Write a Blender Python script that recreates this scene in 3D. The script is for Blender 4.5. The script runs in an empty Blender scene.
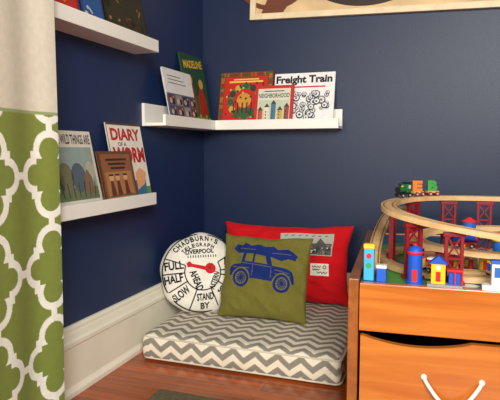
import bpy, bmesh, math, random
from mathutils import Matrix, Vector, noise
random.seed(4)
V=Vector
scene=bpy.context.scene
scene.view_settings.view_transform='Standard'
coll=scene.collection
# ------------------------------------------------------------------ materials
def lin(c):
    return tuple(((x/255)/12.92 if x/255<=.04045 else ((x/255+.055)/1.055)**2.4) for x in c)+(1,)
_m={}
def mat(name,rgb,rough=.6,var=.06,scale=30,bump=0,bscale=200,metal=0,attr=False,spec=.4,sheen=0,coat=0):
    if name in _m: return _m[name]
    m=bpy.data.materials.new(name); m.use_nodes=True
    nt=m.node_tree; N=nt.nodes; L=nt.links
    b=N['Principled BSDF']; b.inputs['Roughness'].default_value=rough; b.inputs['Metallic'].default_value=metal
    b.inputs['Specular IOR Level'].default_value=spec
    if sheen: b.inputs['Sheen Weight'].default_value=sheen
    if coat: b.inputs['Coat Weight'].default_value=coat; b.inputs['Coat Roughness'].default_value=.15
    tc=N.new('ShaderNodeTexCoord'); no=N.new('ShaderNodeTexNoise'); no.inputs['Scale'].default_value=scale
    no.inputs['Detail'].default_value=3
    L.new(tc.outputs['Object'],no.inputs['Vector'])
    mr=N.new('ShaderNodeMapRange'); mr.inputs['To Min'].default_value=1-var; mr.inputs['To Max'].default_value=1+var
    mr.inputs['From Min'].default_value=.3; mr.inputs['From Max'].default_value=.7
    L.new(no.outputs['Fac'],mr.inputs['Value'])
    mx=N.new('ShaderNodeVectorMath'); mx.operation='SCALE'
    if attr:
        a=N.new('ShaderNodeAttribute'); a.attribute_name='Col'; L.new(a.outputs['Color'],mx.inputs[0])
    else:
        mx.inputs[0].default_value=lin(rgb)[:3]
    L.new(mr.outputs['Result'],mx.inputs['Scale'])
    L.new(mx.outputs['Vector'],b.inputs['Base Color'])
    if bump:
        n2=N.new('ShaderNodeTexNoise'); n2.inputs['Scale'].default_value=bscale; L.new(tc.outputs['Object'],n2.inputs['Vector'])
        bp=N.new('ShaderNodeBump'); bp.inputs['Strength'].default_value=bump; bp.inputs['Distance'].default_value=.002
        L.new(n2.outputs['Fac'],bp.inputs['Height']); L.new(bp.outputs['Normal'],b.inputs['Normal'])
    _m[name]=m; return m
def col(r,g,b,rough=.5):
    return mat('paint_%d_%d_%d'%(r,g,b),(r,g,b),rough)
def wood_mat(name,c1,c2,rough=.35,axis='X',coat=.3,planks=None):
    m=bpy.data.materials.new(name); m.use_nodes=True; nt=m.node_tree;N=nt.nodes;L=nt.links
    b=N['Principled BSDF']; b.inputs['Roughness'].default_value=rough
    b.inputs['Coat Weight'].default_value=coat; b.inputs['Coat Roughness'].default_value=.2
    tc=N.new('ShaderNodeTexCoord'); mp=N.new('ShaderNodeMapping')
    s={'X':(1.5,22,22),'Y':(22,1.5,22),'Z':(22,22,1.5)}[axis]; mp.inputs['Scale'].default_value=s
    L.new(tc.outputs['Object'],mp.inputs['Vector'])
    no=N.new('ShaderNodeTexNoise'); no.inputs['Scale'].default_value=1.6; no.inputs['Detail'].default_value=5; no.inputs['Distortion'].default_value=.6
    L.new(mp.outputs['Vector'],no.inputs['Vector'])
    r=N.new('ShaderNodeValToRGB'); r.color_ramp.elements[0].position=.3; r.color_ramp.elements[1].position=.7
    r.color_ramp.elements[0].color=lin(c1); r.color_ramp.elements[1].color=lin(c2)
    L.new(no.outputs['Fac'],r.inputs['Fac'])
    out=r.outputs['Color']
    if planks:
        br=N.new('ShaderNodeTexBrick'); br.inputs['Scale'].default_value=1
        br.inputs['Brick Width'].default_value=planks[0]; br.inputs['Row Height'].default_value=planks[1]
        br.inputs['Mortar Size'].default_value=.0014; br.inputs['Mortar Smooth'].default_value=.3
        br.inputs['Color1'].default_value=(.8,.8,.8,1); br.inputs['Color2'].default_value=(1.2,1.15,1.1,1); br.inputs['Mortar'].default_value=(.22,.16,.12,1)
        L.new(tc.outputs['Object'],br.inputs['Vector'])
        mx=N.new('ShaderNodeMix'); mx.data_type='RGBA'; mx.blend_type='MULTIPLY'; mx.inputs['Factor'].default_value=1
        L.new(out,mx.inputs['A']); L.new(br.outputs['Color'],mx.inputs['B']); out=mx.outputs['Result']
    L.new(out,b.inputs['Base Color']); return m
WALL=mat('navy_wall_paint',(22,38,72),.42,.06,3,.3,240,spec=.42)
WALLL=mat('navy_wall_paint_lit',(25,45,88),.45,.06,3,.3,240,spec=.4)  # same navy paint, its lit look put into a brighter blue
WHITE=mat('white_trim_paint',(246,240,222),.35,.03,8)
LEDGE=mat('white_ledge_paint',(248,244,236),.35,.02,8)
PAGES=mat('book_pages',(228,222,205),.8)
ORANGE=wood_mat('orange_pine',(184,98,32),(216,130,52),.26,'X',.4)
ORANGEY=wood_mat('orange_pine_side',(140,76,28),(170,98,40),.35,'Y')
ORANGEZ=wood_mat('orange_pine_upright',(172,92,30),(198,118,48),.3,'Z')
FLOORM=wood_mat('red_oak_floor',(132,52,6),(192,90,18),.3,'X',.3,(1.1,.057))
TRACK=wood_mat('beech_track',(205,160,105),(234,198,146),.5,'X',.1)
DARK=col(22,20,22,.7); BLACK=col(18,18,20)
# ------------------------------------------------------------------ mesh builder
class MB:
    def __init__(s): s.bm=bmesh.new(); s.mats=[]
    def mi(s,m):
        if m not in s.mats: s.mats.append(m)
        return s.mats.index(m)
    def _a(s,verts,m,M=None):
        i=s.mi(m); fs=set()
        for v in verts:
            for f in v.link_faces: fs.add(f)
        for f in fs: f.material_index=i
        if M is not None: bmesh.ops.transform(s.bm,matrix=M,verts=verts)
    def box(s,c,d,m,bev=0,M=None):
        r=bmesh.ops.create_cube(s.bm,size=1)['verts']
        bmesh.ops.scale(s.bm,vec=V(d),verts=r); bmesh.ops.translate(s.bm,vec=V(c),verts=r)
        if bev:
            es=set(e for v in r for e in v.link_edges)
            q=bmesh.ops.bevel(s.bm,geom=list(es),offset=bev,segments=2,affect='EDGES',profile=.6)
            r=list(set(v for f in q['faces'] for v in f.verts)|set(v for v in r if v.is_valid))
            st=list(r); seen=set(r)
            while st:
                v=st.pop()
                for e in v.link_edges:
                    o=e.other_vert(v)
                    if o not in seen: seen.add(o); st.append(o)
            r=list(seen)
        s._a(r,m,M); return r
    def cyl(s,c,r1,h,m,axis='Z',r2=None,seg=20,M=None):
        R={'Z':Matrix(),'X':Matrix.Rotation(math.pi/2,4,'Y'),'Y':Matrix.Rotation(-math.pi/2,4,'X')}[axis]
        q=bmesh.ops.create_cone(s.bm,cap_ends=True,segments=seg,radius1=r1,radius2=r1 if r2 is None else r2,depth=h,matrix=Matrix.Translation(c)@R)['verts']
        s._a(q,m,M); return q
    def sph(s,c,r,m,sc=(1,1,1),seg=16,M=None):
        q=bmesh.ops.create_uvsphere(s.bm,u_segments=seg,v_segments=seg//2+2,radius=r,matrix=Matrix.Translation(c)@Matrix.Diagonal((*sc,1)))['verts']
        s._a(q,m,M); return q
    def flat(s,pts,m,z=0,M=None):
        vs=[s.bm.verts.new((p[0],p[1],z)) for p in pts]
        f=s.bm.faces.new(vs); f.normal_update()
        if f.normal.z<0: f.normal_flip()
        s._a(vs,m,M); return vs
    def rect(s,x0,y0,x1,y1,m,z=0): return s.flat([(x0,y0),(x1,y0),(x1,y1),(x0,y1)],m,z)
    def disc(s,cx,cy,r,m,z=0,seg=28,ry=None):
        ry=ry or r
        return s.flat([(cx+r*math.cos(2*math.pi*i/seg),cy+ry*math.sin(2*math.pi*i/seg)) for i in range(seg)],m,z)
    def ring(s,cx,cy,r0,r1,m,z=0,a0=0,a1=2*math.pi,seg=40):
        a=[s.bm.verts.new((cx+r0*math.cos(a0+(a1-a0)*i/seg),cy+r0*math.sin(a0+(a1-a0)*i/seg),z)) for i in range(seg+1)]
        b=[s.bm.verts.new((cx+r1*math.cos(a0+(a1-a0)*i/seg),cy+r1*math.sin(a0+(a1-a0)*i/seg),z)) for i in range(seg+1)]
        for i in range(seg):
            f=s.bm.faces.new((a[i],b[i],b[i+1],a[i+1])); f.normal_update()
            if f.normal.z<0: f.normal_flip()
        s._a(a+b,m)
    def line(s,x0,y0,x1,y1,w,m,z=0):
        d=V((x1-x0,y1-y0)).normalized(); n=V((-d.y,d.x))*w/2
        s.flat([(x0+n.x,y0+n.y),(x0-n.x,y0-n.y),(x1-n.x,y1-n.y),(x1+n.x,y1+n.y)],m,z)
    def prism(s,pts,z0,z1,m,M=None):
        n=len(pts)
        a=[s.bm.verts.new((p[0],p[1],z0)) for p in pts]; b=[s.bm.verts.new((p[0],p[1],z1)) for p in pts]
        s.bm.faces.new(a[::-1]); s.bm.faces.new(b)
        for i in range(n): s.bm.faces.new((a[i],a[(i+1)%n],b[(i+1)%n],b[i]))
        s._a(a+b,m,M); return a+b
    def sweep(s,path,prof,m,closed=False,up=V((0,0,1))):
        n=len(path); rings=[]
        for i,p in enumerate(path):
            p=V(p)
            if closed: t=V(path[(i+1)%n])-V(path[i-1])
            else: t=V(path[min(i+1,n-1)])-V(path[max(i-1,0)])
            t.normalize(); sd=t.cross(up)
            if sd.length<1e-4: sd=V((1,0,0))
            sd.normalize(); u=sd.cross(t)
            rings.append([s.bm.verts.new(p+sd*q[0]+u*q[1]) for q in prof])
        k=len(prof)
        for i in range(n if closed else n-1):
            A=rings[i];B=rings[(i+1)%n]
            for j in range(k): s.bm.faces.new((A[j],A[(j+1)%k],B[(j+1)%k],B[j]))
        if not closed:
            s.bm.faces.new(rings[0][::-1]); s.bm.faces.new(rings[-1])
        s._a([v for r in rings for v in r],m)
    def tube(s,path,r,m,closed=False,seg=10):
        s.sweep(path,[(r*math.cos(2*math.pi*i/seg),r*math.sin(2*math.pi*i/seg)) for i in range(seg)],m,closed)
    def text(s,t,cx,cy,w,h,m,z=0,rot=0,bold=.02,extr=0,M=None,shear=0):
        cu=bpy.data.curves.new('t','FONT'); cu.body=t; cu.size=1; cu.offset=bold; cu.extrude=extr/max(w,1e-6)*.7 if extr else 0; cu.shear=shear; cu.resolution_u=3
        ob=bpy.data.objects.new('t',cu); coll.objects.link(ob)
        dg=bpy.context.evaluated_depsgraph_get(); me=bpy.data.meshes.new_from_object(ob.evaluated_get(dg))
        bpy.data.objects.remove(ob); bpy.data.curves.remove(cu)
        xs=[v.co.x for v in me.vertices]; ys=[v.co.y for v in me.vertices]
        bx=(min(xs)+max(xs))/2; by=(min(ys)+max(ys))/2; W=max(xs)-min(xs); Hh=max(ys)-min(ys)
        n0=len(s.bm.verts); s.bm.from_mesh(me); bpy.data.meshes.remove(me)
        s.bm.verts.ensure_lookup_table(); vs=list(s.bm.verts)[n0:]
        sx=w/W; sy=(h/Hh) if h else sx
        T=Matrix.Translation((cx,cy,z))@Matrix.Rotation(rot,4,'Z')@Matrix.Diagonal((sx,sy,sx if extr else 1,1))@Matrix.Translation((-bx,-by,0))
        bmesh.ops.transform(s.bm,matrix=T,verts=vs)
        s._a(vs,m,M); return vs
    def conform(s,fn,maxlen=.012):
        bmesh.ops.triangulate(s.bm,faces=s.bm.faces[:])
        for _ in range(5):
            es=[e for e in s.bm.edges if e.calc_length()>maxlen]
            if not es: break
            bmesh.ops.subdivide_edges(s.bm,edges=es,cuts=1); bmesh.ops.triangulate(s.bm,faces=s.bm.faces[:])
        for v in s.bm.verts:
            v.co=V(fn(v.co.x,v.co.y,v.co.z))
    def obj(s,name,parent=None,M=None,smooth=False,fix=True,**kw):
        if fix: bmesh.ops.recalc_face_normals(s.bm,faces=s.bm.faces[:])
        me=bpy.data.meshes.new(name); s.bm.to_mesh(me); s.bm.free()
        for m in s.mats: me.materials.append(m)
        if smooth:
            for p in me.polygons: p.use_smooth=True
        o=bpy.data.objects.new(name,me); coll.objects.link(o)
        if parent: o.parent=parent
        if M is not None: o.matrix_local=M
        for k,v in kw.items(): o[k]=v
        return o
def empty(name,M=None,**kw):
    o=bpy.data.objects.new(name,None); o.empty_display_size=.05; coll.objects.link(o)
    if M is not None: o.matrix_local=M
    for k,v in kw.items(): o[k]=v
    return o
T=Matrix.Translation
def S(k): return Matrix.Diagonal((k,k,k,1))
def RZ(a): return Matrix.Rotation(math.radians(a),4,'Z')
BL=Matrix(((0,0,1,0),(1,0,0,0),(0,1,0,0),(0,0,0,1)))
BB=Matrix(((1,0,0,0),(0,0,-1,0),(0,1,0,0),(0,0,0,1)))
def lean(a): return Matrix.Rotation(math.radians(-a),4,'X')
# ------------------------------------------------------------------ room
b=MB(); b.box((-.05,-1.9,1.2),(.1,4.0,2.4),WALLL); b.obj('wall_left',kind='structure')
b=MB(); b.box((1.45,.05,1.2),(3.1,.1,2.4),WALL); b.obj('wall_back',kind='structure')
b=MB(); b.box((1.45,-1.9,-.05),(3.1,4.0,.1),FLOORM); b.obj('floor',kind='structure')
prof=[(0,0),(.03,0),(.03,.014),(.022,.026),(.02,.03),(.02,.150),(.027,.156),(.027,.168),(.020,.174),(.016,.19),(.013,.196),(.013,.204),(.008,.213),(0,.213)]
b=MB(); b.prism(prof,0,3.88,WHITE,M=Matrix(((1,0,0,0),(0,0,-1,0),(0,1,0,0),(0,0,0,1)))); b.obj('baseboard_left',kind='structure')
b=MB(); b.prism(prof,.03,3.0,WHITE,M=Matrix(((0,0,1,0),(-1,0,0,0),(0,1,0,0),(0,0,0,1)))); b.obj('baseboard_back',kind='structure')
# ------------------------------------------------------------------ ledges
def ledge_pieces(b,L):
    b.box((L/2,.042,.006),(L,.085,.012),LEDGE,.0015)
    b.box((L/2,.006,.05),(L,.012,.08),LEDGE,.0015)
    b.box((L/2,.021,.094),(L,.042,.012),LEDGE,.0015)
b=MB(); ledge_pieces(b,.76); b.obj('picture_ledge',M=T((0,-1.36,1.096))@BL,label='white wooden picture ledge high on the navy wall',category='shelf',group='white picture ledges')
b=MB(); ledge_pieces(b,.727); b.obj('picture_ledge',M=T((0,-1.36,.556))@BL,label='white wooden picture ledge beside the curtain holding three books',category='shelf',group='white picture ledges')
b=MB(); ledge_pieces(b,.556); b.obj('picture_ledge',M=T((0,-.557,.84))@BL,label='white picture ledge meeting another in the wall corner',category='shelf',group='white picture ledges')
b=MB(); ledge_pieces(b,.553); b.obj('picture_ledge',M=T((.102,0,.84))@BB,label='long white picture ledge on the far navy wall with three books',category='shelf',group='white picture ledges')
# ------------------------------------------------------------------ books
def book(w,h,t,cover,M,label,group,paint):
    b=MB()
    b.box((0,h/2,.001),(w,h,.002),cover); b.box((0,h/2,t-.001),(w,h,.002),cover); b.box((-w/2+.001,h/2,t/2),(.002,h,t),cover)
    o=b.obj('picture_book',M=M,label=label,category='book',group=group)
    p=MB(); p.box((-.001,h/2,t/2),(w-.006,h-.008,t-.0045),PAGES); p.obj('pages',parent=o)
    q=MB(); paint(q,w,h,t+.0004); q.obj('cover_print',parent=o,fix=False)
    return o
Z1=.0003
def p_wild(q,w,h,z):
    q.rect(-w/2,0,w/2,h,col(226,218,204),z)
    q.rect(-w/2+.012,.032,w/2-.012,h-.05,col(150,165,160),z+Z1)
    q.rect(-w/2+.012,.032,w/2-.012,.07,col(110,120,90),z+2*Z1)
    for x,y,r,c in [(-.07,.09,.03,(90,105,95)),(-.03,.1,.035,(120,120,90)),(.03,.10,.034,(85,100,110)),(.09,.12,.022,(185,180,160)),(.07,.08,.02,(100,84,70))]: q.disc(x,y,r,col(*c),z+3*Z1,ry=r*1.3)
    q.flat([(.05,.05),(.095,.05),(.09,.1),(.072,.125),(.054,.1)],col(135,105,80),z+4*Z1)
    for i in range(9): q.line(-.1+.024*i,.04,-.108+.026*i,.085,.004,col(66,72,56),z+5*Z1)
    q.text('WHERE THE WILD THINGS ARE',0,h-.026,w*.93,.03,BLACK,z+Z1)
    q.text('STORY AND PICTURES BY MAURICE SENDAK',0,.017,w*.88,.012,BLACK,z+Z1,bold=.0)
def p_brown(q,w,h,z):
    q.rect(-w/2,0,w/2,h,col(104,66,44),z); q.rect(-w/2+.01,.01,w/2-.01,h-.01,col(146,92,58),z+Z1)
    q.rect(-w/2+.02,.02,w/2-.02,h*.62,col(176,120,74),z+2*Z1)
    for x in (-.045,-.01,.035): 
        q.flat([(x-.014,.035),(x+.014,.035),(x+.007,.082),(x-.007,.082)],col(100,50,44),z+3*Z1); q.disc(x,.093,.012,col(214,166,124),z+3*Z1)
        q.rect(x-.012,.098,x+.012,.104,col(60,40,30),z+4*Z1)
    for i in range(3): q.rect(-.06+.01*i,h-.032-.014*i,.06-.008*i,h-.025-.014*i,col(60,36,28),z+3*Z1)
    q.rect(-.07,.03,.07,.035,col(90,90,60),z+4*Z1)
def p_diary(q,w,h,z):
    q.rect(-w/2,0,w/2,h,col(240,233,220),z); q.rect(-w/2,0,w/2,.05,col(110,150,70),z+Z1)
    q.rect(-w/2,h-.008,w/2,h,col(90,60,45),z+Z1)
    q.text('DIARY',0,h-.040,w*.86,.042,col(190,34,30),z+Z1,bold=.04); q.text('OF A',-.03,h-.074,.05,.014,col(60,50,45),z+Z1)
    q.text('WORM',.004,h-.112,w*.92,.056,col(190,34,30),z+Z1,bold=.05)
    q.rect(.0,.02,.08,.075,col(60,120,150),z+2*Z1); q.flat([(.02,.04),(.07,.06),(.09,.1),(.05,.12),(.02,.1)],col(235,170,120),z+3*Z1)
def p_photo(q,w,h,z):
    q.rect(-w/2,0,w/2,h,col(232,230,228),z)
    q.rect(-w/2,0,w/2,h*.55,col(86,104,140),z+Z1)
    random.seed(9)
    for i in range(4):
        for j in range(2):
            x=-w/2+.008+i*.062; y=.030+j*.044
            q.rect(x,y,x+.052,y+.040,col(*random.choice([(40,42,50),(150,140,130),(110,50,50),(50,70,100)])),z+2*Z1)
            q.disc(x+.018,y+.016,.011,col(204,170,150),z+3*Z1); q.rect(x+.032,y+.004,x+.048,y+.028,col(26,26,32),z+3*Z1); q.disc(x+.041,y+.03,.006,col(190,150,130),z+3*Z1)
    for i in range(3): q.rect(-w/2+.03,h-.03-.014*i,.02+.02*i,h-.0265-.014*i,col(110,110,110),z+Z1)
def p_madeline(q,w,h,z):
    G=col(34,78,50); q.rect(-w/2,0,w/2,h,G,z)
    q.text('MADELINE',-.002,h-.040,w*.84,.034,col(232,190,60),z+Z1,rot=.10,bold=.03)
    q.rect(-w/2+.02,.02,w/2-.02,h*.42,col(60,96,50),z+Z1)
    q.flat([(-.09,.06),(-.02,.06),(-.03,.17),(-.055,.2),(-.08,.17)],col(150,80,40),z+2*Z1)
    q.flat([(.0,.05),(.09,.05),(.08,.13),(.045,.2),(.01,.13)],col(176,46,32),z+2*Z1)
    q.disc(.05,.19,.022,col(220,170,90),z+3*Z1); q.disc(-.05,.2,.018,col(200,160,100),z+3*Z1)
    for i in range(7): q.disc(-.09+.03*i,.03+.012*(i%2),.012,col(170,160,60),z+3*Z1)
def p_red(q,w,h,z):
    q.rect(-w/2,0,w/2,h,col(112,60,36),z)
    random.seed(3)
    for i in range(26):
        u=i/26
        for sx in (0,1):
            x=-w/2+.012+(w-.024)*u; y=.012 if sx else h-.012
            q.disc(x,y,.008,col(*random.choice([(70,110,60),(190,120,40),(180,50,40)])),z+Z1,12)
            q.disc(-w/2+.012 if sx else w/2-.012,.01+(h-.02)*u,.008,col(*random.choice([(70,110,60),(190,120,40),(180,50,40)])),z+Z1,12)
    R=col(200,40,30)
    q.rect(-w/2+.024,.024,w/2-.024,h-.024,R,z+2*Z1)
    q.disc(0,.115,.080,col(84,120,62),z+3*Z1); q.disc(0,.115,.060,R,z+4*Z1)
    q.disc(-.005,.12,.034,col(210,150,60),z+5*Z1); q.flat([(-.06,.045),(.065,.045),(.04,.085),(-.03,.085)],col(66,90,52),z+6*Z1)
    for i in range(12):
        a=i*.5236; q.disc(.07*math.cos(a),.115+.07*math.sin(a),.015,col(*((40,96,60),(206,170,70),(50,60,50))[i%3]),z+5*Z1,16)
    for i in range(6): q.line(-.05+.02*i,.06,-.055+.022*i,.11,.006,col(60,40,30),z+7*Z1)
    for i in range(30):
        q.disc(random.uniform(-.09,.09),random.uniform(.04,.20),.005,col(*random.choice([(30,60,40),(230,180,80),(90,30,24),(60,40,30)])),z+8*Z1,8)
    q.rect(-.08,h-.050,.08,h-.042,col(240,200,90),z+5*Z1); q.rect(-.06,h-.038,.06,h-.032,col(240,200,90),z+5*Z1)
def p_neigh(q,w,h,z):
    q.rect(-w/2,0,w/2,h,col(200,48,36),z); q.rect(-w/2+.014,.014,w/2-.014,h-.014,col(226,218,196),z+Z1)
    q.text('NEIGHBORHOOD',0,h-.046,w*.8,.020,col(40,80,90),z+2*Z1)
    q.rect(-.045,h-.028,.045,h-.024,col(60,60,60),z+2*Z1)
    q.rect(-w/2+.018,.02,w/2-.018,h-.066,col(196,206,180),z+2*Z1)
    for i in range(5):
        x=-.06+.03*i; hh=.07+.014*(i%3); q.rect(x-.011,.024,x+.011,hh,col(*[(200,90,60),(230,220,190),(80,120,150),(210,170,80),(150,80,70)][i]),z+3*Z1)
        q.flat([(x-.013,hh),(x+.013,hh),(x,hh+.018)],col(90,60,50),z+3*Z1)
        for k in range(3): q.rect(x-.006,.032+k*.014,x-.001,.039+k*.014,col(60,70,80),z+4*Z1)
def p_freight(q,w,h,z):
    q.rect(-w/2,0,w/2,h,col(244,242,240),z)
    q.text('Freight Train',-.002,h-.033,w*.93,.044,col(20,20,24),z+Z1,bold=.04)
    q.rect(-w/2+.02,h-.066,w/2-.04,h-.060,col(200,40,40),z+Z1)
    random.seed(5)
    for k in range(60):
        x=-w/2+.025+random.random()*(w-.05); y=.034+random.random()*.112; r=.007+random.random()*.011; zz=z+Z1*(2+k*.25)
        q.disc(x,y,r,col(34,36,42),zz,14); q.disc(x,y+.001,r*.74,col(228,228,228),zz+Z1*.08,14); q.disc(x-.001,y,r*.3,col(*random.choice([(40,40,46),(150,70,80),(90,90,120)])),zz+Z1*.16,10)
    for k in range(12): q.rect(-w/2+.02+k*.019,.022,-w/2+.034+k*.019,.03,col(34,36,42),z+Z1*2)
    q.rect(-w/2+.02,.008,w/2-.02,.018,col(40,40,50),z+Z1)
def p_dark(c1,c2,cs,seed):
    def f(q,w,h,z):
        rr=random.Random(seed)
        q.rect(-w/2,0,w/2,h,col(*c1),z); q.rect(-w/2+.010,.010,w/2-.010,h-.010,col(*c2),z+Z1)
        for i in range(int(w*160)):
            x=rr.uniform(-w/2+.02,w/2-.02); y=rr.uniform(.02,h-.03); c=rr.choice(cs); k=rr.random()
            if k<.45: q.disc(x,y,rr.uniform(.005,.012),col(*c),z+Z1*(2+i*.1),12)
            else: q.line(x-.01*rr.random(),y,x+.012,y+rr.uniform(-.03,.03),rr.uniform(.003,.008),col(*c),z+Z1*(2+i*.1))
    return f
def onL(y,z,b,a): return T((b,y,z))@BL@lean(a)
def onB(x,z,b,a): return T((x,-b,z))@BB@lean(a)
g1='picture books on the lower ledge'; g2='picture books on the corner ledge'; g3='picture books on the upper ledge'; g4='picture books on the ledge along the far wall'
zb=.556+.0125
book(.25,.242,.009,col(210,200,185),onL(-1.025,zb,.055,12),'pale grey-blue picture book with black title next to the curtain',g1,p_wild)
book(.190,.180,.008,col(112,72,48),onL(-.812,zb,.074,12),'small square brown picture book leaning in front of others',g1,p_brown)
book(.212,.277,.009,col(215,205,190),onL(-.704,zb,.055,10.5),'white picture book with large red title and green strip',g1,p_diary)
zc=.84+.0125
book(.245,.218,.008,col(215,215,215),onL(-.352,zc,.0745,10.5),'white landscape picture book with rows of small photos',g2,p_photo)
book(.225,.312,.010,col(34,74,52),onL(-.155,zc,.055,9.6),'tall dark green picture book with yellow title',g2,p_madeline)
zu=1.096+.0125
book(.20,.26,.009,col(150,50,40),onL(-1.085,zu,.055,11),'red picture book on the high ledge',g3,p_dark((150,30,30),(196,40,38),[(225,215,200),(150,30,30),(230,120,60)],1))
book(.115,.25,.009,col(30,60,110),onL(-.918,zu,.055,11),'narrow blue picture book on the high ledge',g3,p_dark((24,60,120),(34,84,150),[(200,200,190),(60,120,170),(20,34,74)],2))
book(.255,.27,.009,col(30,50,38),onL(-.725,zu,.055,11),'dark illustrated picture book with busy brown cover on the high ledge',g3,p_dark((22,26,22),(38,40,32),[(130,80,44),(18,18,18),(70,84,50),(160,110,70),(70,40,28),(110,40,30)],3))
book(.252,.252,.009,col(120,62,40),onB(.222,zc,.055,12),'square red picture book with patterned brown border',g4,p_red)
book(.268,.235,.009,col(225,222,220),onB(.490,zc,.055,12.5),'white landscape picture book with bold black title',g4,p_freight)
book(.175,.182,.008,col(188,60,46),onB(.363,zc,.0745,12.5),'small red-bordered picture book in front of two others',g4,p_neigh)
# ------------------------------------------------------------------ framed picture
CR=mat('cream_frame_paint',(240,218,180),.5,.08,25,.3,80)
root=empty('framed_picture',T((.238,-.001,1.325))@Matrix.Rotation(math.radians(1.7),4,'Y')@BB,label='wide cream-framed picture with dark bicycle-like arcs on navy wall',category='picture')
W,Hh=1.5,.6;bw=.026
b=MB()
b.box((W/2,bw/2,.012),(W,bw,.024),CR,.003); b.box((W/2,Hh-bw/2,.012),(W,bw,.024),CR,.003)
b.box((bw/2,Hh/2,.0118),(bw,Hh,.0235),CR,.003); b.box((W-bw/2,Hh/2,.0118),(bw,Hh,.0235),CR,.003)
b.obj('frame',parent=root)
b=MB(); b.rect(.02,.02,W-.02,Hh-.02,mat('tan_canvas',(226,194,146),.7,.22,7),.010)
DKB=col(44,22,14)
b.ring(.50,.44,.404,.378,DKB,.0105,seg=110); b.ring(.50,.44,.366,.358,col(90,50,35),.0105,seg=110)
b.ring(.10,.24,.20,.180,col(110,58,34),.011); b.ring(1.12,.40,.365,.345,DKB,.0112,seg=90)
b.flat([(.05,.028),(.15,.028),(.20,.10),(.10,.14)],col(120,60,36),.0109)
b.flat([(.44,.07),(.56,.07),(.54,.13),(.46,.13)],col(134,78,44),.0111)
b.obj('canvas_print',parent=root,fix=False)
# ------------------------------------------------------------------ coloured grids
def set_cols(me,cols):
    a=me.color_attributes.new('Col','FLOAT_COLOR','POINT')
    a.data.foreach_set('color',[x for c in cols for x in c])
FAB=mat('printed_cotton',(200,200,200),.85,.05,60,.35,900,attr=True,spec=.15,sheen=.05)
def grid_obj(name,nu,nv,fn,cfn,parent=None,M=None,**kw):
    vs=[];cs=[]
    for j in range(nv+1):
        for i in range(nu+1):
            u=i/nu;v=j/nv; vs.append(fn(u,v)); cs.append(cfn(u,v))
    fs=[(j*(nu+1)+i,j*(nu+1)+i+1,(j+1)*(nu+1)+i+1,(j+1)*(nu+1)+i) for j in range(nv) for i in range(nu)]
    me=bpy.data.meshes.new(name); me.from_pydata(vs,[],fs); me.update(); set_cols(me,cs); me.materials.append(FAB)
    for p in me.polygons: p.use_smooth=True
    o=bpy.data.objects.new(name,me); coll.objects.link(o)
    if parent: o.parent=parent
    if M is not None: o.matrix_local=M
    for k,v in kw.items(): o[k]=v
    return o
# ------------------------------------------------------------------ curtain
CREAM=lin((216,207,188)); GREEN=lin((126,138,64)); OFFW=lin((240,238,226))
def quat(x,y):
    return min(math.hypot(abs(x)-.047,y)-.036,math.hypot(x,abs(y)-.062)-.041,max(abs(x)-.050,abs(y)-.050))
def trellis(s,z):
    px,py=.200,.238
    x=(s+px/2)%px-px/2; y=(z+py/2)%py-py/2
    if abs(quat(x,y))<.0092: return True
    if abs(y)<.0092 and abs(x)>.083: return True
    if abs(x)<.0092 and abs(y)>.103: return True
    return False
FL=.78
def cur_pos(u,v):
    s=u*FL; z=1.75*v+.004
    y=-1.180-.020*(1-v)-s*.97; ph=s/.30*2*math.pi+.25*math.sin(2.2*z)
    x=.126+.0075*math.cos(ph+.9)+.002*math.sin(2.3*ph)
    y+=.004*math.sin(z*3.3)
    return (x,y,z)
def cur_col(u,v):
    s=u*FL; z=1.75*v
    if z>.84: return CREAM
    if z>.834: return lin((150,160,110))
    return OFFW if trellis(s-.030,z+.03) else GREEN
grid_obj('curtain',420,900,cur_pos,cur_col,label='cream curtain with green lower band and white lattice pattern',category='curtain')
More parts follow.
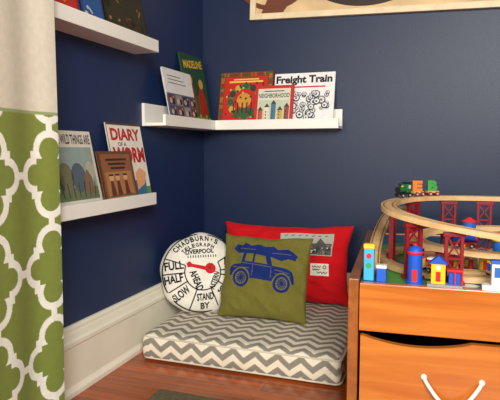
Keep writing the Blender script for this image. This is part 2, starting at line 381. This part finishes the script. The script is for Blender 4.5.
# ------------------------------------------------------------------ floor cushion
MX0=.072
root=empty('floor_cushion',T((MX0,-.70,0)),label='flat chevron-patterned floor cushion in grey and cream',category='cushion')
MW,MD,MH=.712,.655,.099
CG=lin((138,132,120)); CC=lin((230,219,198))
def tri(x): 
    x=x%1; return 4*abs(x-.5)-1
def chev(u,v):
    p=.078; q=.0465; a=.0155
    return CG if ((v+a*tri(u/p))/q)%1<.5 else CC
def rbox(name,W,D,H,r,cf,root):
    vs=[];fs=[];cs=[]
    def face(fn,nu,nv,cfn):
        base=len(vs)
        for j in range(nv+1):
            for i in range(nu+1):
                p=V(fn(i/nu,j/nv)); c=V((min(max(p.x,r),W-r),min(max(p.y,r),D-r),min(max(p.z,r),H-r)))
                d=p-c
                if d.length>0: p=c+d.normalized()*r
                e=max(0,min(1,6*min(p.x/W,1-p.x/W,p.y/D,1-p.y/D)))
                if p.z>H/2: p.z+=(.007*e+.004*noise.noise(p*7)*e)*(p.z/H)
                bul=math.sin(math.pi*min(max(p.z/H,0),1))*.007
                if p.y<r*1.2: p.y-=bul*(1+.8*noise.noise(V((p.x*9,0,0))))
                if p.x<r*1.2: p.x-=bul
                vs.append(p); cs.append(cfn(i/nu,j/nv))
        for j in range(nv):
            for i in range(nu):
                a=base+j*(nu+1)+i; fs.append((a,a+1,a+nu+2,a+nu+1))
    face(lambda u,v:(u*W,v*D,H),420,320,lambda u,v:cf(u*W,v*D))
    face(lambda u,v:(u*W,0,v*H),420,50,lambda u,v:cf(u*W,(v-1)*H))
    face(lambda u,v:(0,(1-u)*D,v*H),300,50,lambda u,v:cf(u*D,(v-1)*H))
    face(lambda u,v:(W,u*D,v*H),60,10,lambda u,v:cf(u*D,(v-1)*H))
    face(lambda u,v:((1-u)*W,D,v*H),60,10,lambda u,v:cf(u*W,(v-1)*H))
    face(lambda u,v:(u*W,(1-v)*D,0),20,20,lambda u,v:CC)
    me=bpy.data.meshes.new(name); me.from_pydata([tuple(v) for v in vs],[],fs); set_cols(me,cs); me.materials.append(FAB)
    for p in me.polygons: p.use_smooth=True
    o=bpy.data.objects.new(name,me); coll.objects.link(o); o.parent=root
rbox('cushion_body',MW,MD,MH,.022,chev,root)
def rrect(W,D,r,z,k=5):
    P=[]
    for cx,cy,a in ((W-r,D-r,0),(r,D-r,1),(r,r,2),(W-r,r,3)):
        for i in range(k+1):
            t=(a+i/k)*math.pi/2; P.append((cx+r*math.cos(t),cy+r*math.sin(t),z))
    return P
PIPE=mat('cream_piping',(204,196,178),.8)
for z in (MH-.013,.010):
    b=MB(); b.tube(rrect(MW,MD,.022,z),.0036,PIPE,True,8); b.obj('piping',parent=root,smooth=True,label='cream piped seam')
# ------------------------------------------------------------------ pillows
def inpoly(x,y,P):
    c=False;j=len(P)-1
    for i in range(len(P)):
        if (P[i][1]>y)!=(P[j][1]>y) and x<(P[j][0]-P[i][0])*(y-P[i][1])/(P[j][1]-P[i][1])+P[i][0]: c=not c
        j=i
    return c
def pillow_fn(W,H,Tk,seed,pinch=.07,wr=.010):
    def f(s,t,sg=1):
        x=W/2*s*(1-pinch*(1-t*t)*abs(s)**2); y=H/2*t*(1-pinch*(1-s*s)*abs(t)**2)
        k=max(0,(1-s*s)*(1-t*t))
        z=Tk*k**.42
        m=min(1,k*5)
        w=wr*noise.noise(V((s*1.8+seed,t*1.8,seed)))*m
        a=s*2.6+t*1.7+seed; w+=wr*.55*(1-abs(noise.noise(V((a,s*1.2-t*2.4,seed*2))))*4)*m*.7
        edge=.007*noise.noise(V((s*2.5,t*2.5,seed+5)))
        return (x+edge*abs(s),y+edge*abs(t),sg*(z+w))
    return f
def pillow(name,W,H,Tk,seed,cf,M,n=200,**kw):
    f=pillow_fn(W,H,Tk,seed)
    root=empty(name,M,**kw)
    grid_obj('front_panel',n,n,lambda u,v:f(2*u-1,2*v-1),lambda u,v:cf((2*u-1)*W/2,(2*v-1)*H/2,1),parent=root)
    grid_obj('back_panel',60,60,lambda u,v:f(1-2*u,2*v-1,-1),lambda u,v:cf(0.9*W/2,-.9*H/2,-1),parent=root)
    return root,f
GRN=lin((112,106,46)); BLU=lin((22,42,106)); REDC=lin((206,20,28))
ca,sa=math.cos(-.07),math.sin(-.07)
# vintage vehicle print, metres from the pillow centre
def R2(x,y): return (x*ca-y*sa,x*sa+y*ca+.030)
body=[R2(*p) for p in [(-.130,-.040),(-.134,-.014),(-.120,.002),(-.088,.008),(-.082,.050),(-.074,.078),(-.020,.084),(.016,.078),(.030,.040),(.040,.018),(.090,.014),(.118,.004),(.128,-.012),(.132,-.040)]]
scroll=[R2(*p) for p in [(-.132,.060),(-.120,.082),(-.098,.078),(-.088,.094),(-.060,.088),(-.030,.098),(.000,.090),(.030,.097),(.050,.084),(.084,.090),(.110,.078),(.128,.066),(.120,.046),(.092,.050),(.070,.040),(.030,.052),(-.02,.060),(-.085,.050),(-.108,.046)]]
win1=[R2(*p) for p in [(-.072,.020),(-.068,.052),(-.040,.055),(-.040,.020)]]
win2=[R2(*p) for p in [(-.032,.020),(-.032,.055),(.006,.052),(.020,.020)]]
wheels=[(R2(-.080,-.044),.034),(R2(.082,-.044),.034)]
lines=[]
def ln(x0,y0,x1,y1,w=.0011):
    a=R2(x0,y0);c=R2(x1,y1); d=V((c[0]-a[0],c[1]-a[1])).normalized(); n=V((-d.y,d.x))*w
    lines.append([(a[0]+n.x,a[1]+n.y),(a[0]-n.x,a[1]-n.y),(c[0]-n.x,c[1]-n.y),(c[0]+n.x,c[1]+n.y)])
ln(-.084,.012,.034,.012); ln(-.036,-.030,-.036,.012,.0009); ln(.036,-.030,.036,.012,.0009); ln(.05,.004,.11,-.004); ln(.05,-.010,.116,-.014); ln(-.12,-.008,-.05,-.004)
ln(-.100,.066,-.04,.074); ln(.03,.070,.10,.068)
def gcol(x,y,s):
    if s<0: return GRN
    for (wx,wy),R in wheels:
        d=math.hypot(x-wx,y-wy)
        if d<R:
            if R*.58<d<R*.70: return GRN
            if R*.25<d<R*.58 and (math.atan2(y-wy,x-wx)*6/math.pi)%1<.30: return GRN
            return BLU
        if d<R+.005: return GRN
    if inpoly(x,y,win1) or inpoly(x,y,win2): return GRN
    if inpoly(x,y,body) or inpoly(x,y,scroll):
        for c in lines:
            if inpoly(x,y,c): return GRN
        return BLU
    return GRN
M=T((.436,-.405,.261))@RZ(4)@BB@lean(17)@RZ(-1)
gr,gf=pillow('throw_pillow',.350,.325,.060,2.3,gcol,M,n=280,label='olive green square pillow with blue printed vintage vehicle',category='pillow')
M=T((.444,-.150,.270))@BB@lean(9)@RZ(.5)
RW,RH=.570,.330
rp,rf=pillow('throw_pillow',RW,RH,.058,7.1,lambda x,y,s:REDC,M,n=140,label='wide bright red pillow with postcard print against the wall',category='pillow')
def surf(f,W,H,off):
    def g(x,y,z):
        s=max(-.99,min(.99,x/(W/2))); t=max(-.99,min(.99,y/(H/2)))
        p=f(s,t); return (p[0],p[1],p[2]+off+z)
    return g
b=MB()
PX=.110;PY=.078
b.rect(PX-.12,PY-.038,PX+.105,PY+.055,col(176,172,162,.9),0)
b.rect(PX-.115,PY-.034,PX+.10,PY+.012,col(88,86,82,.9),.0003)
random.seed(12)
for i in range(40):
    x=PX-.110+random.random()*.19; y=PY-.032+random.random()*.034
    b.rect(x,y,min(x+.005+.016*random.random(),PX+.1),y+.003+.012*random.random(),col(*random.choice([(24,24,24),(54,52,50),(130,126,120),(200,196,186)])),.0006+.0002*(i%6))
b.flat([(PX-.10,PY-.0),(PX-.05,PY+.032),(PX-.01,PY+.0)],col(60,60,58),.0022); b.flat([(PX+.02,PY-.005),(PX+.05,PY+.036),(PX+.085,PY-.005)],col(70,68,64),.0022)
for i in range(7): b.line(PX-.10+i*.028,PY+.042,PX-.088+i*.028,PY+.047,.0028,BLACK,.0022)
b.conform(surf(rf,RW,RH,.0014)); b.obj('postcard_print',parent=rp,fix=False,smooth=True,label='black and white photo postcard print')
b=MB()
b.rect(PX+.015,PY-.120,PX+.095,PY-.070,col(232,224,206,.9),0)
for k,(a0,a1) in enumerate([(.022,.060),(.024,.054),(.042,.088)]):
    y0=PY-.083-.012*k
    for i in range(6):
        x0=PX+a0+(a1-a0)*i/6; x1=PX+a0+(a1-a0)*(i+1)/6
        b.line(x0,y0+.0036*(-1)**i,x1,y0-.0036*(-1)**i,.0032,BLACK,.0006)
b.ring(PX+.077,PY-.084,.005,.008,BLACK,.0006,seg=14)
b.conform(surf(rf,RW,RH,.0014)); b.obj('stamp_print',parent=rp,fix=False,smooth=True,label='small cream label with dark script')
# round pillow
RR=.162; TT=.074
def rz(r): return TT*max(0,1-r*r)**.5
def bumpy(x,y): return .007*noise.noise(V((16*x,16*y,1)))+.004*noise.noise(V((30*x,30*y,4)))
root=empty('round_pillow',T((.158,-.390,.255))@RZ(33)@BB@lean(17),label='round white dial-shaped pillow with black lettering and red pointer',category='pillow')
WH=lin((240,234,222))
def disc_side(sg):
    def f(u,v):
        a=2*math.pi*u; r=v
        rr=RR*r*(1+.020*math.sin(5*a+1)*r*r+.012*math.sin(9*a)*r**3)
        x,y=rr*math.cos(a),rr*math.sin(a)
        return (x,y,sg*(rz(r)+bumpy(x,y)*(1-r**3)))
    return f
grid_obj('front_panel',120,50,disc_side(1),lambda u,v:WH,parent=root)
grid_obj('back_panel',64,20,disc_side(-1),lambda u,v:WH,parent=root)
b=MB()
K=col(16,16,20,.9)
def arctext(t,r,a,w,h,bold=.02):
    n=len(t); st=w/n
    for i,ch in enumerate(t):
        if ch==' ': continue
        ang=math.radians(a)-(i-(n-1)/2)*st/r
        b.text(ch,r*math.cos(ang),r*math.sin(ang),st*(.76 if ch not in "I'" else .24),h if ch!="'" else h*.4,K,0,rot=ang-math.pi/2,bold=bold)
arctext("CHADBURN'S",.136,100,.200,.022,.03); arctext('TELEGRAPH',.109,98,.140,.016,.03); 
b.text('LIVERPOOL',-.008,.081,.112,.019,K,0,rot=.03,bold=.03)
b.text('FULL',-.110,.030,.072,.034,K,rot=.06,bold=.028); b.text('HALF',-.113,-.022,.070,.032,K,rot=.14,bold=.028)
b.text('AHEAD',-.026,-.032,.082,.028,K,rot=-1.20,bold=.032)
b.text('SLOW',-.086,-.080,.070,.032,K,rot=.62,bold=.028); b.text('STAND',.006,-.096,.066,.028,K,rot=.06,bold=.028); b.text('BY',.006,-.130,.036,.024,K,rot=.06,bold=.028)
b.text('STOP',.086,-.086,.062,.032,K,rot=-.75,bold=.028); b.text('ASTERN',.044,-.036,.07,.022,K,rot=1.2,bold=.025); b.text('HALF',.118,-.026,.055,.028,K,rot=-.25,bold=.025); b.text('FULL',.116,.036,.055,.028,K,rot=-.05,bold=.025)
for a in (157,181,209,249,294,326,350,3,30):
    a=math.radians(a); b.line(.072*math.cos(a),.072*math.sin(a),.155*math.cos(a),.155*math.sin(a),.0044,K,0)
b.ring(0,0,.1520,.1565,K,0,seg=70); b.ring(0,0,.0685,.0728,K,0,math.radians(157),math.radians(390),seg=50)
for i in range(12):
    x=-.055+.010*i; b.line(x,.056,x,.066,.0034,K,0)
def rs(x,y,z):
    r=min(.985,math.hypot(x,y)/RR)
    return (x,y,rz(r)+bumpy(x,y)*(1-r**3)+.0030+z)
b.conform(rs,.014); b.obj('dial_print',parent=root,fix=False,label='black dial lettering and ring lines')
b=MB(); RD=mat('red_felt',(206,20,28),.8)
b.disc(.030,.012,.021,RD,0); b.flat([(-.062,.036),(-.058,.020),(-.044,.021),(.028,.000),(.030,.016),(-.040,.033),(-.050,.044)],RD,.0004); b.disc(.030,.012,.006,col(120,16,20),.0010)
b.conform(rs,.010); b.obj('pointer',parent=root,fix=False,label='red felt pointer with round hub')
# ------------------------------------------------------------------ rug
b=MB(); b.box((.49,-1.485,.006),(.46,1.14,.012),mat('dark_rug',(96,86,62),.95,.25,70,1,300),.003); b.obj('rug',label='dark grey-green flat rug on the wood floor',category='rug')
# ------------------------------------------------------------------ play table
TM=T((.849,-.985,0))@RZ(4.2)
root=empty('play_table',TM,label='honey-orange wooden play table with drawer and raised rim',category='table')
TW,TD,TH=1.15,.89,.415
b=MB()
b.box((TW/2+.013,.011,.352),(TW-.030,.022,.124),ORANGE,.003); b.box((TW/2,TD-.011,.352),(TW-.004,.022,.124),ORANGE,.003)
b.box((TW-.011,TD/2,.352),(.022,TD-.046,.1235),ORANGE,.003)
b.obj('table_rail',parent=root)
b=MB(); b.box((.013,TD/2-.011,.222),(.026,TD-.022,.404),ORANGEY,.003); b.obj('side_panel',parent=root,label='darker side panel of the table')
for x,y in ((TW-.014,.04),(.041,TD-.04),(TW-.014,TD-.04)):
    b=MB(); b.box((x,y,.146),(.028,.034,.288),ORANGEZ,.003); b.obj('leg',parent=root)
b=MB(); b.box((.013,.10,.010),(.026,.05,.02),ORANGEZ,.002); b.obj('foot',parent=root)
b=MB(); b.box((.013,TD-.10,.010),(.026,.05,.02),ORANGEZ,.002); b.obj('foot',parent=root)
b=MB(); b.box((TW/2+.002,TD/2,.404),(TW-.052,TD-.048,.010),mat('play_board_blue',(44,110,150),.5,.2,9)); 
GB=.4093
def blob(cx,cy,rx,ry,c,z): b.disc(cx,cy,rx,col(*c),z,ry=ry)
blob(.16,.13,.12,.10,(70,150,70),GB+.0002); blob(.2,.5,.15,.2,(96,150,80),GB+.0003); blob(.45,.35,.14,.1,(190,170,110),GB+.0004); blob(.42,.10,.08,.05,(70,160,90),GB+.0005); blob(.29,.06,.03,.02,(240,240,230),GB+.0006)
b.ring(.28,.38,.2,.23,col(180,180,175),GB+.0007)
b.obj('play_board',parent=root,label='printed blue and green play surface')
dz0,dz1=.03,.276
pts=[(.032,dz0),(TW-.032,dz0),(TW-.032,dz1)]
for i in range(19):
    t=1-i/18; pts.append((.04+.26*t,dz1-.020*math.sin(math.pi*t)**.8 if 0<t<1 else dz1))
pts.append((.032,dz1))
dr=MB(); dr.prism(pts,0,.018,ORANGE,M=T((0,.024,0))@BB); dr=dr.obj('drawer',parent=root)
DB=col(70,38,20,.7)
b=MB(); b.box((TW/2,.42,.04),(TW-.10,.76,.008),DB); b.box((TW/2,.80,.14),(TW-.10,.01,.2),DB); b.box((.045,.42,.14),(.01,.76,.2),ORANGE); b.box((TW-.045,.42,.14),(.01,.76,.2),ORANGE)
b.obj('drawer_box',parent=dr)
ROPE=mat('white_rope',(238,234,226),.8,.08,300)
b=MB(); P=[]
for i in range(25):
    t=i/24; a=math.pi*t; P.append((.190+.135*t,.004-.022*max(0,math.sin(a))**.5,.182-.062*max(0,math.sin(a))))
b.tube(P,.005,ROPE,False,8); b.sph((.19,.003,.184),.008,ROPE); b.sph((.325,.003,.184),.008,ROPE)
b.obj('handle',parent=dr,smooth=True,label='white rope handle')
# ------------------------------------------------------------------ toys
ZT=.4104
def spline(P,n=12,closed=False):
    out=[]; m=len(P)
    for i in range(m if closed else m-1):
        p0=V(P[(i-1)%m] if closed or i>0 else P[0]);p1=V(P[i]);p2=V(P[(i+1)%m]);p3=V(P[(i+2)%m] if closed or i+2<m else P[-1])
        for k in range(n):
            t=k/n; out.append(.5*((2*p1)+(-p0+p2)*t+(2*p0-5*p1+4*p2-p3)*t*t+(-p0+3*p1-3*p2+p3)*t**3))
    if not closed: out.append(V(P[-1]))
    return out
GRV=col(150,108,66,.7)
def track(P,closed,label,w=.020,h=.0070):
    Sp=spline(P,12,closed)
    b=MB()
    b.sweep(Sp,[(-w,-h),(w,-h),(w,h),(.015,h),(.015,h-.003),(.010,h-.003),(.010,h),(-.010,h),(-.010,h-.003),(-.015,h-.003),(-.015,h),(-w,h)],TRACK,closed)
    o=b.obj('toy_train_track',label=label,category='toy track')
    g=MB()
    for s in (-.0125,.0125): g.sweep(Sp,[(s-.0024,h-.0028),(s+.0024,h-.0028),(s+.0024,h-.0016),(s-.0024,h-.0016)],GRV,closed)
    g.obj('rail_groove',parent=o)
    return Sp
UZ=.592
up=[(1.50,-.43,UZ),(1.30,-.425,UZ),(1.14,-.43,UZ),(1.02,-.475,UZ),(.945,-.57,UZ-.002),(.918,-.70,UZ-.006),(.945,-.81,UZ-.014),(1.03,-.885,UZ-.028),(1.15,-.905,UZ-.046),(1.28,-.895,UZ-.064),(1.45,-.86,UZ-.084)]
US=track(up,False,'raised pale wooden toy railway loop on trestles')
track([(1.125+.225*math.cos(a),-.640+.225*math.sin(a),ZT+.0085) for a in [i*math.pi/6 for i in range(12)]],True,'large oval of pale wooden toy track lying on the board')
track([(1.145+.145*math.cos(a),-.660+.135*math.sin(a),ZT+.0085) for a in [i*math.pi/6 for i in range(12)]],True,'small inner oval of pale wooden toy track on the board')
mid=[(1.5,-.56,.515),(1.32,-.555,.513),(1.18,-.54,.508),(1.06,-.575,.501),(1.00,-.68,.492),(1.04,-.775,.484),(1.18,-.815,.476),(1.36,-.79,.472),(1.5,-.74,.468)]
MS=track(mid,False,'middle-level pale wooden toy track curving inside the loop')
ramp=[(.930,-.28,.535),(.893,-.40,.520),(.884,-.54,.498),(.884,-.68,.470),(.889,-.79,.445),(.899,-.875,.4195)]
RS=track(ramp,False,'pale wooden toy track ramp descending along the table rim',w=.0175)
TR=mat('dark_red_plastic',(140,24,32),.4)
def trestle(h,w=.019):
    b=MB()
    for x in (-w,w):
        b.box((x,0,h/2),(.008,.014,h),TR,.001)
    b.box((0,0,h-.005),(2*w+.014,.018,.010),TR,.001); b.box((0,0,.004),(2*w+.016,.028,.008),TR,.001)
    k=max(1,round(h/.055)); s=(h-.014)/k
    for i in range(k):
        for sg in (1,-1):
            L=math.hypot(2*w,s); b.box((0,0,0),(.0035,.006,L*.96),TR,M=T((0,0,.006+s*(i+.5)))@Matrix.Rotation(sg*math.atan2(2*w,s),4,'Y'))
        if i<k-1: b.box((0,0,.006+s*(i+1)),(2*w,.010,.005),TR)
    return b
def nearz(Sp,x,y):
    p=min(Sp,key=lambda q:(q.x-x)**2+(q.y-y)**2); return p.z
g='dark red toy trestle supports'
for x,y,r in [(1.09,-.445,10),(1.20,-.427,0),(1.31,-.426,0),(.930,-.68,85),(1.0,-.868,30),(1.10,-.90,8),(1.27,-.896,0),(.980,-.515,50)]:
    h=nearz(US,x,y)-.0075-ZT-.003
    trestle(h).obj('toy_trestle',M=T((x,y,ZT))@RZ(r),label='dark red plastic toy trestle holding up wooden track',category='toy trestle',group=g)
for x,y,r in [(1.32,-.555,0),(1.01,-.73,70),(1.31,-.80,0),(1.08,-.795,-20),(1.14,-.545,0)]:
    h=nearz(MS,x,y)-.0075-ZT-.003
    trestle(h,.018).obj('toy_trestle',M=T((x,y,ZT))@RZ(r),label='short dark red toy trestle under the middle track',category='toy trestle',group=g)
def wheels_on(root,L,c=(40,36,36)):
    for x in (-L*.3,L*.3):
        for y in (-.011,.011):
            b=MB(); b.cyl((x,y,.006),.006,.004,col(*c),'Y',seg=14); b.cyl((x,y*1.25,.006),.0025,.003,col(200,200,200),'Y',seg=8); b.obj('wheel',parent=root)
def engine(M,c1,c2,label,k=1.3):
    r=empty('toy_train_engine',M@S(k),label=label,category='toy train')
    b=MB(); b.box((0,0,.011),(.055,.020,.006),col(*c2),.001); b.cyl((.008,0,.023),.009,.034,col(*c1),'X'); b.cyl((.026,0,.023),.0092,.003,col(*c2),'X')
    b.box((-.018,0,.027),(.018,.021,.027),col(*c1),.002); b.box((-.018,0,.043),(.023,.026,.004),col(*c2),.001)
    b.cyl((.016,0,.036),.003,.012,col(*c2),'Z',r2=.0045); b.sph((.004,0,.032),.004,col(230,190,60)); b.obj('body',parent=r)
    b=MB(); b.box((-.018,0,.031),(.010,.0222,.010),col(220,225,230)); b.obj('cab_window',parent=r); wheels_on(r,.055)
def lettercar(x,y,z,rot,ch,c,label,k=1.15):
    r=empty('toy_train_car',T((x,y,z))@RZ(rot)@S(k),label=label,category='toy train',group='letter cars on the raised track')
    b=MB(); b.box((0,0,.011),(.034,.019,.006),TRACK,.001); b.obj('body',parent=r)
    b=MB(); b.text(ch,0,.029,.027,.030,col(*c),0,bold=.07,extr=.006,M=RZ(-rot+12)@BB); b.obj('letter',parent=r,label='thick painted wooden letter')
    wheels_on(r,.034,(150,40,40))
zt=UZ+.0080
engine(T((.950,-.560,zt))@RZ(-123),(40,110,60),(30,30,30),'small green and black toy engine on the raised track',1.05)
lettercar(.990,-.500,zt,45,'E',(230,120,24),'toy train car carrying an orange wooden letter')
lettercar(1.036,-.464,zt,28,'B',(50,150,50),'toy train car carrying a green wooden letter')
engine(T((1.13,-.805,.4785+.012))@RZ(-8),(20,80,200),(224,34,26),'blue toy engine with red roof on the middle track',1.1)
def tower(M,h,c1,c2,c3,label,k=1.2):
    r=empty('toy_tower',M@S(k),label=label,category='toy building')
    b=MB()
    for x in (-.01,.01):
        for y in (-.01,.01): b.box((x,y,h*.35),(.004,.004,h*.7),col(*c1))
    b.box((0,0,.002),(.03,.03,.004),col(*c1)); b.obj('base',parent=r)
    b=MB(); b.cyl((0,0,h*.8),.015,h*.24,col(*c2)); b.obj('tank',parent=r)
    b=MB(); b.cyl((0,0,h*.96),.018,h*.08,col(*c3),r2=.004); b.obj('roof',parent=r)
tower(T((1.145,-.66,ZT)),.12,(235,190,50),(30,100,200),(226,40,36),'yellow and blue toy water tower with red cap')
def kiosk(x,y,r0,h,c,dc,tc,label):
    r=empty('toy_domed_tower',T((x,y,ZT)),label=label,category='toy building')
    b=MB(); b.cyl((0,0,h/2),r0,h,col(*c)); b.cyl((0,0,.004),r0*1.2,.008,col(*dc)); b.obj('body',parent=r,smooth=False)
    b=MB(); b.cyl((0,0,h),r0*1.15,.006,col(*tc)); b.sph((0,0,h),r0*1.02,col(*dc),(1,1,1.0)); b.sph((0,0,h+r0*1.1),r0*.2,col(*tc)); b.obj('dome',parent=r,smooth=True)
    b=MB(); b.box((0,-r0,.022),(r0*.7,.004,.034),col(*tc)); b.obj('door',parent=r)
kiosk(1.008,-.925,.018,.080,(22,88,206),(22,88,206),(222,36,30),'round blue toy tower with domed top and red trim')
kiosk(1.235,-.672,.026,.085,(40,110,200),(214,36,32),(240,200,40),'wide blue toy tower with red dome')
kiosk(1.185,-.745,.016,.050,(240,200,40),(30,100,200),(214,36,32),'short yellow toy tower with blue dome')
r=empty('toy_station',T((1.080,-.943,ZT))@S(1.12),label='blue and yellow toy railway station with red canopy',category='toy building')
b=MB(); YL=col(244,200,30); BC=col(24,84,200)
b.box((0,0,.004),(.074,.030,.008),col(150,155,160),.001); b.box((-.014,.003,.030),(.030,.018,.046),YL,.0015); b.box((.020,.003,.022),(.024,.016,.030),BC,.0015); b.obj('body',parent=r)
b=MB(); b.prism([(-.034,0),(.006,0),(-.014,.018)],-.012,.012,BC,M=T((0,.003,.053))@BB); b.box((.021,.0,.040),(.034,.024,.005),col(216,32,32),.001)
b.box((.021,-.010,.024),(.003,.003,.030),col(216,32,32)); b.box((.036,-.010,.024),(.003,.003,.030),col(216,32,32)); b.obj('roof',parent=r)
b=MB(); b.box((-.014,-.0062,.024),(.010,.001,.022),col(216,32,32)); b.obj('door',parent=r)
b=MB(); b.cyl((-.014,-.0062,.044),.005,.0015,col(240,240,240),'Y'); b.obj('clock',parent=r)
r=empty('toy_signal_post',T((.893,-.925,ZT)),label='light blue toy post with yellow top by the table rim',category='toy')
b=MB(); b.box((0,0,.042),(.026,.020,.084),col(70,180,230),.002); b.obj('post',parent=r)
b=MB(); b.box((0,-.001,.090),(.028,.022,.012),col(245,205,50),.002); b.obj('cap',parent=r)
for z,c in ((.065,(220,50,40)),(.040,(60,170,80))):
    b=MB(); b.cyl((0,-.0105,z),.007,.002,col(*c),'Y'); b.obj('lamp',parent=r)
r=empty('toy_block',T((.926,-.932,ZT)),label='small blue wooden toy block beside the signal post',category='toy')
b=MB(); b.box((0,0,.018),(.024,.022,.036),col(36,96,210),.002); b.obj('body',parent=r)
b=MB(); b.box((0,0,.040),(.026,.024,.008),col(235,235,235),.001); b.obj('cap',parent=r)
r=empty('toy_crane',T((1.205,-.940,ZT)),label='white and blue toy crane with red arm and yellow sign',category='toy crane')
b=MB(); b.box((0,0,.008),(.08,.032,.016),col(236,234,228),.002); b.box((0,0,.042),(.040,.028,.055),col(226,226,222),.002); b.box((0,0,.072),(.044,.030,.008),col(40,100,190),.001); b.obj('body',parent=r)
b=MB(); b.box((0,0,0),(.010,.010,.075),col(214,34,34),.001,M=T((.030,0,.085))@Matrix.Rotation(.9,4,'Y')); b.obj('arm',parent=r)
b=MB(); b.box((0,-.0143,.048),(.028,.001,.024),col(50,110,190)); b.obj('sign',parent=r)
def tree(x,y,k,c):
    r=empty('toy_tree',T((x,y,ZT))@S(k),label='small green cone-shaped toy tree on the board',category='toy tree',group='green toy trees')
    b=MB(); b.cyl((0,0,.007),.003,.014,col(120,80,50)); b.obj('trunk',parent=r)
    b=MB(); b.cyl((0,0,.024),.012,.026,col(*c),r2=.005); b.cyl((0,0,.042),.009,.022,col(*c),r2=.0005); b.obj('crown',parent=r)
for x,y,k in [(1.10,-.62,1.1),(1.19,-.69,1.0),(1.27,-.945,.8),(.985,-.43,1.2)]: tree(x,y,k,(40,130,60))
def figure(x,y,c,c2,label,k=1.1,z=None):
    r=empty('toy_figure',T((x,y,ZT if z is None else z))@S(k),label=label,category='toy',group='small wooden peg figures')
    b=MB(); b.cyl((0,0,.014),.008,.028,col(*c),r2=.005); b.obj('body',parent=r)
    b=MB(); b.sph((0,0,.033),.006,col(230,190,150)); b.obj('head',parent=r)
    b=MB(); b.cyl((0,0,.039),.006,.004,col(*c2)); b.obj('hat',parent=r)
for x,y,c,c2,l in [(1.11,-.69,(240,196,30),(214,30,30),'yellow peg figure with red hat'),(1.18,-.62,(225,225,225),(40,60,170),'white peg figure with blue hat'),(1.15,-.715,(214,40,40),(245,205,50),'red peg figure with yellow hat')]:
    figure(x,y,c,c2,l)
def wagon(a,cx,cy,ra,rb,c,c2,label):
    x=cx+ra*math.cos(a); y=cy+rb*math.sin(a); rot=math.degrees(math.atan2(rb*math.cos(a),-ra*math.sin(a)))
    r=empty('toy_train_wagon',T((x,y,ZT+.0170))@RZ(rot)@S(1.1),label=label,category='toy train',group='small painted wagons on the board track')
    b=MB(); b.box((0,0,.011),(.036,.019,.006),TRACK,.001); b.box((0,0,.022),(.032,.018,.018),col(*c),.002); b.obj('body',parent=r)
    b=MB(); b.box((0,0,.033),(.034,.020,.004),col(*c2),.001); b.obj('roof',parent=r); wheels_on(r,.036)
wagon(math.radians(240),1.125,-.640,.225,.225,(236,190,30),(210,40,36),'yellow toy wagon with red roof')
wagon(math.radians(252),1.125,-.640,.225,.225,(214,40,36),(240,240,240),'red toy wagon with white roof')
wagon(math.radians(290),1.125,-.640,.225,.225,(30,100,200),(240,200,40),'blue toy wagon with yellow roof')
wagon(math.radians(302),1.125,-.640,.225,.225,(60,150,70),(240,240,240),'green toy wagon with white roof')
# ------------------------------------------------------------------ light
w=bpy.data.worlds.new('w'); scene.world=w; w.use_nodes=True
w.node_tree.nodes['Background'].inputs['Color'].default_value=(.95,.97,1,1); w.node_tree.nodes['Background'].inputs['Strength'].default_value=.14
def area(loc,tgt,sx,sy,e,c):
    l=bpy.data.lights.new('key_fill_light','AREA'); l.shape='RECTANGLE'; l.size=sx; l.size_y=sy; l.energy=e; l.color=c
    o=bpy.data.objects.new('key_fill_light',l); coll.objects.link(o); o.location=loc
    o.rotation_euler=(V(tgt)-V(loc)).to_track_quat('-Z','Y').to_euler()
area((1.8,-3.5,1.7),(.4,-.5,.35),1.0,.9,98,(1,.965,.87))  # soft key light behind the camera, not placed at a window
area((.45,-3.2,1.2),(.9,-.4,.3),.9,1.1,28,(1,.98,.90))  # added fill from behind the camera, no window stands here
# ------------------------------------------------------------------ camera
cd=bpy.data.cameras.new('camera'); cam=bpy.data.objects.new('camera',cd); coll.objects.link(cam)
cd.sensor_width=36; cd.lens=36*540/500; cd.clip_start=.05
ph=math.atan(50/540); th=math.atan(193*math.cos(ph)/540)
cam.location=(1.066,-2.344,.75)
cam.rotation_euler=(math.pi/2-ph,0,th)
scene.camera=cam
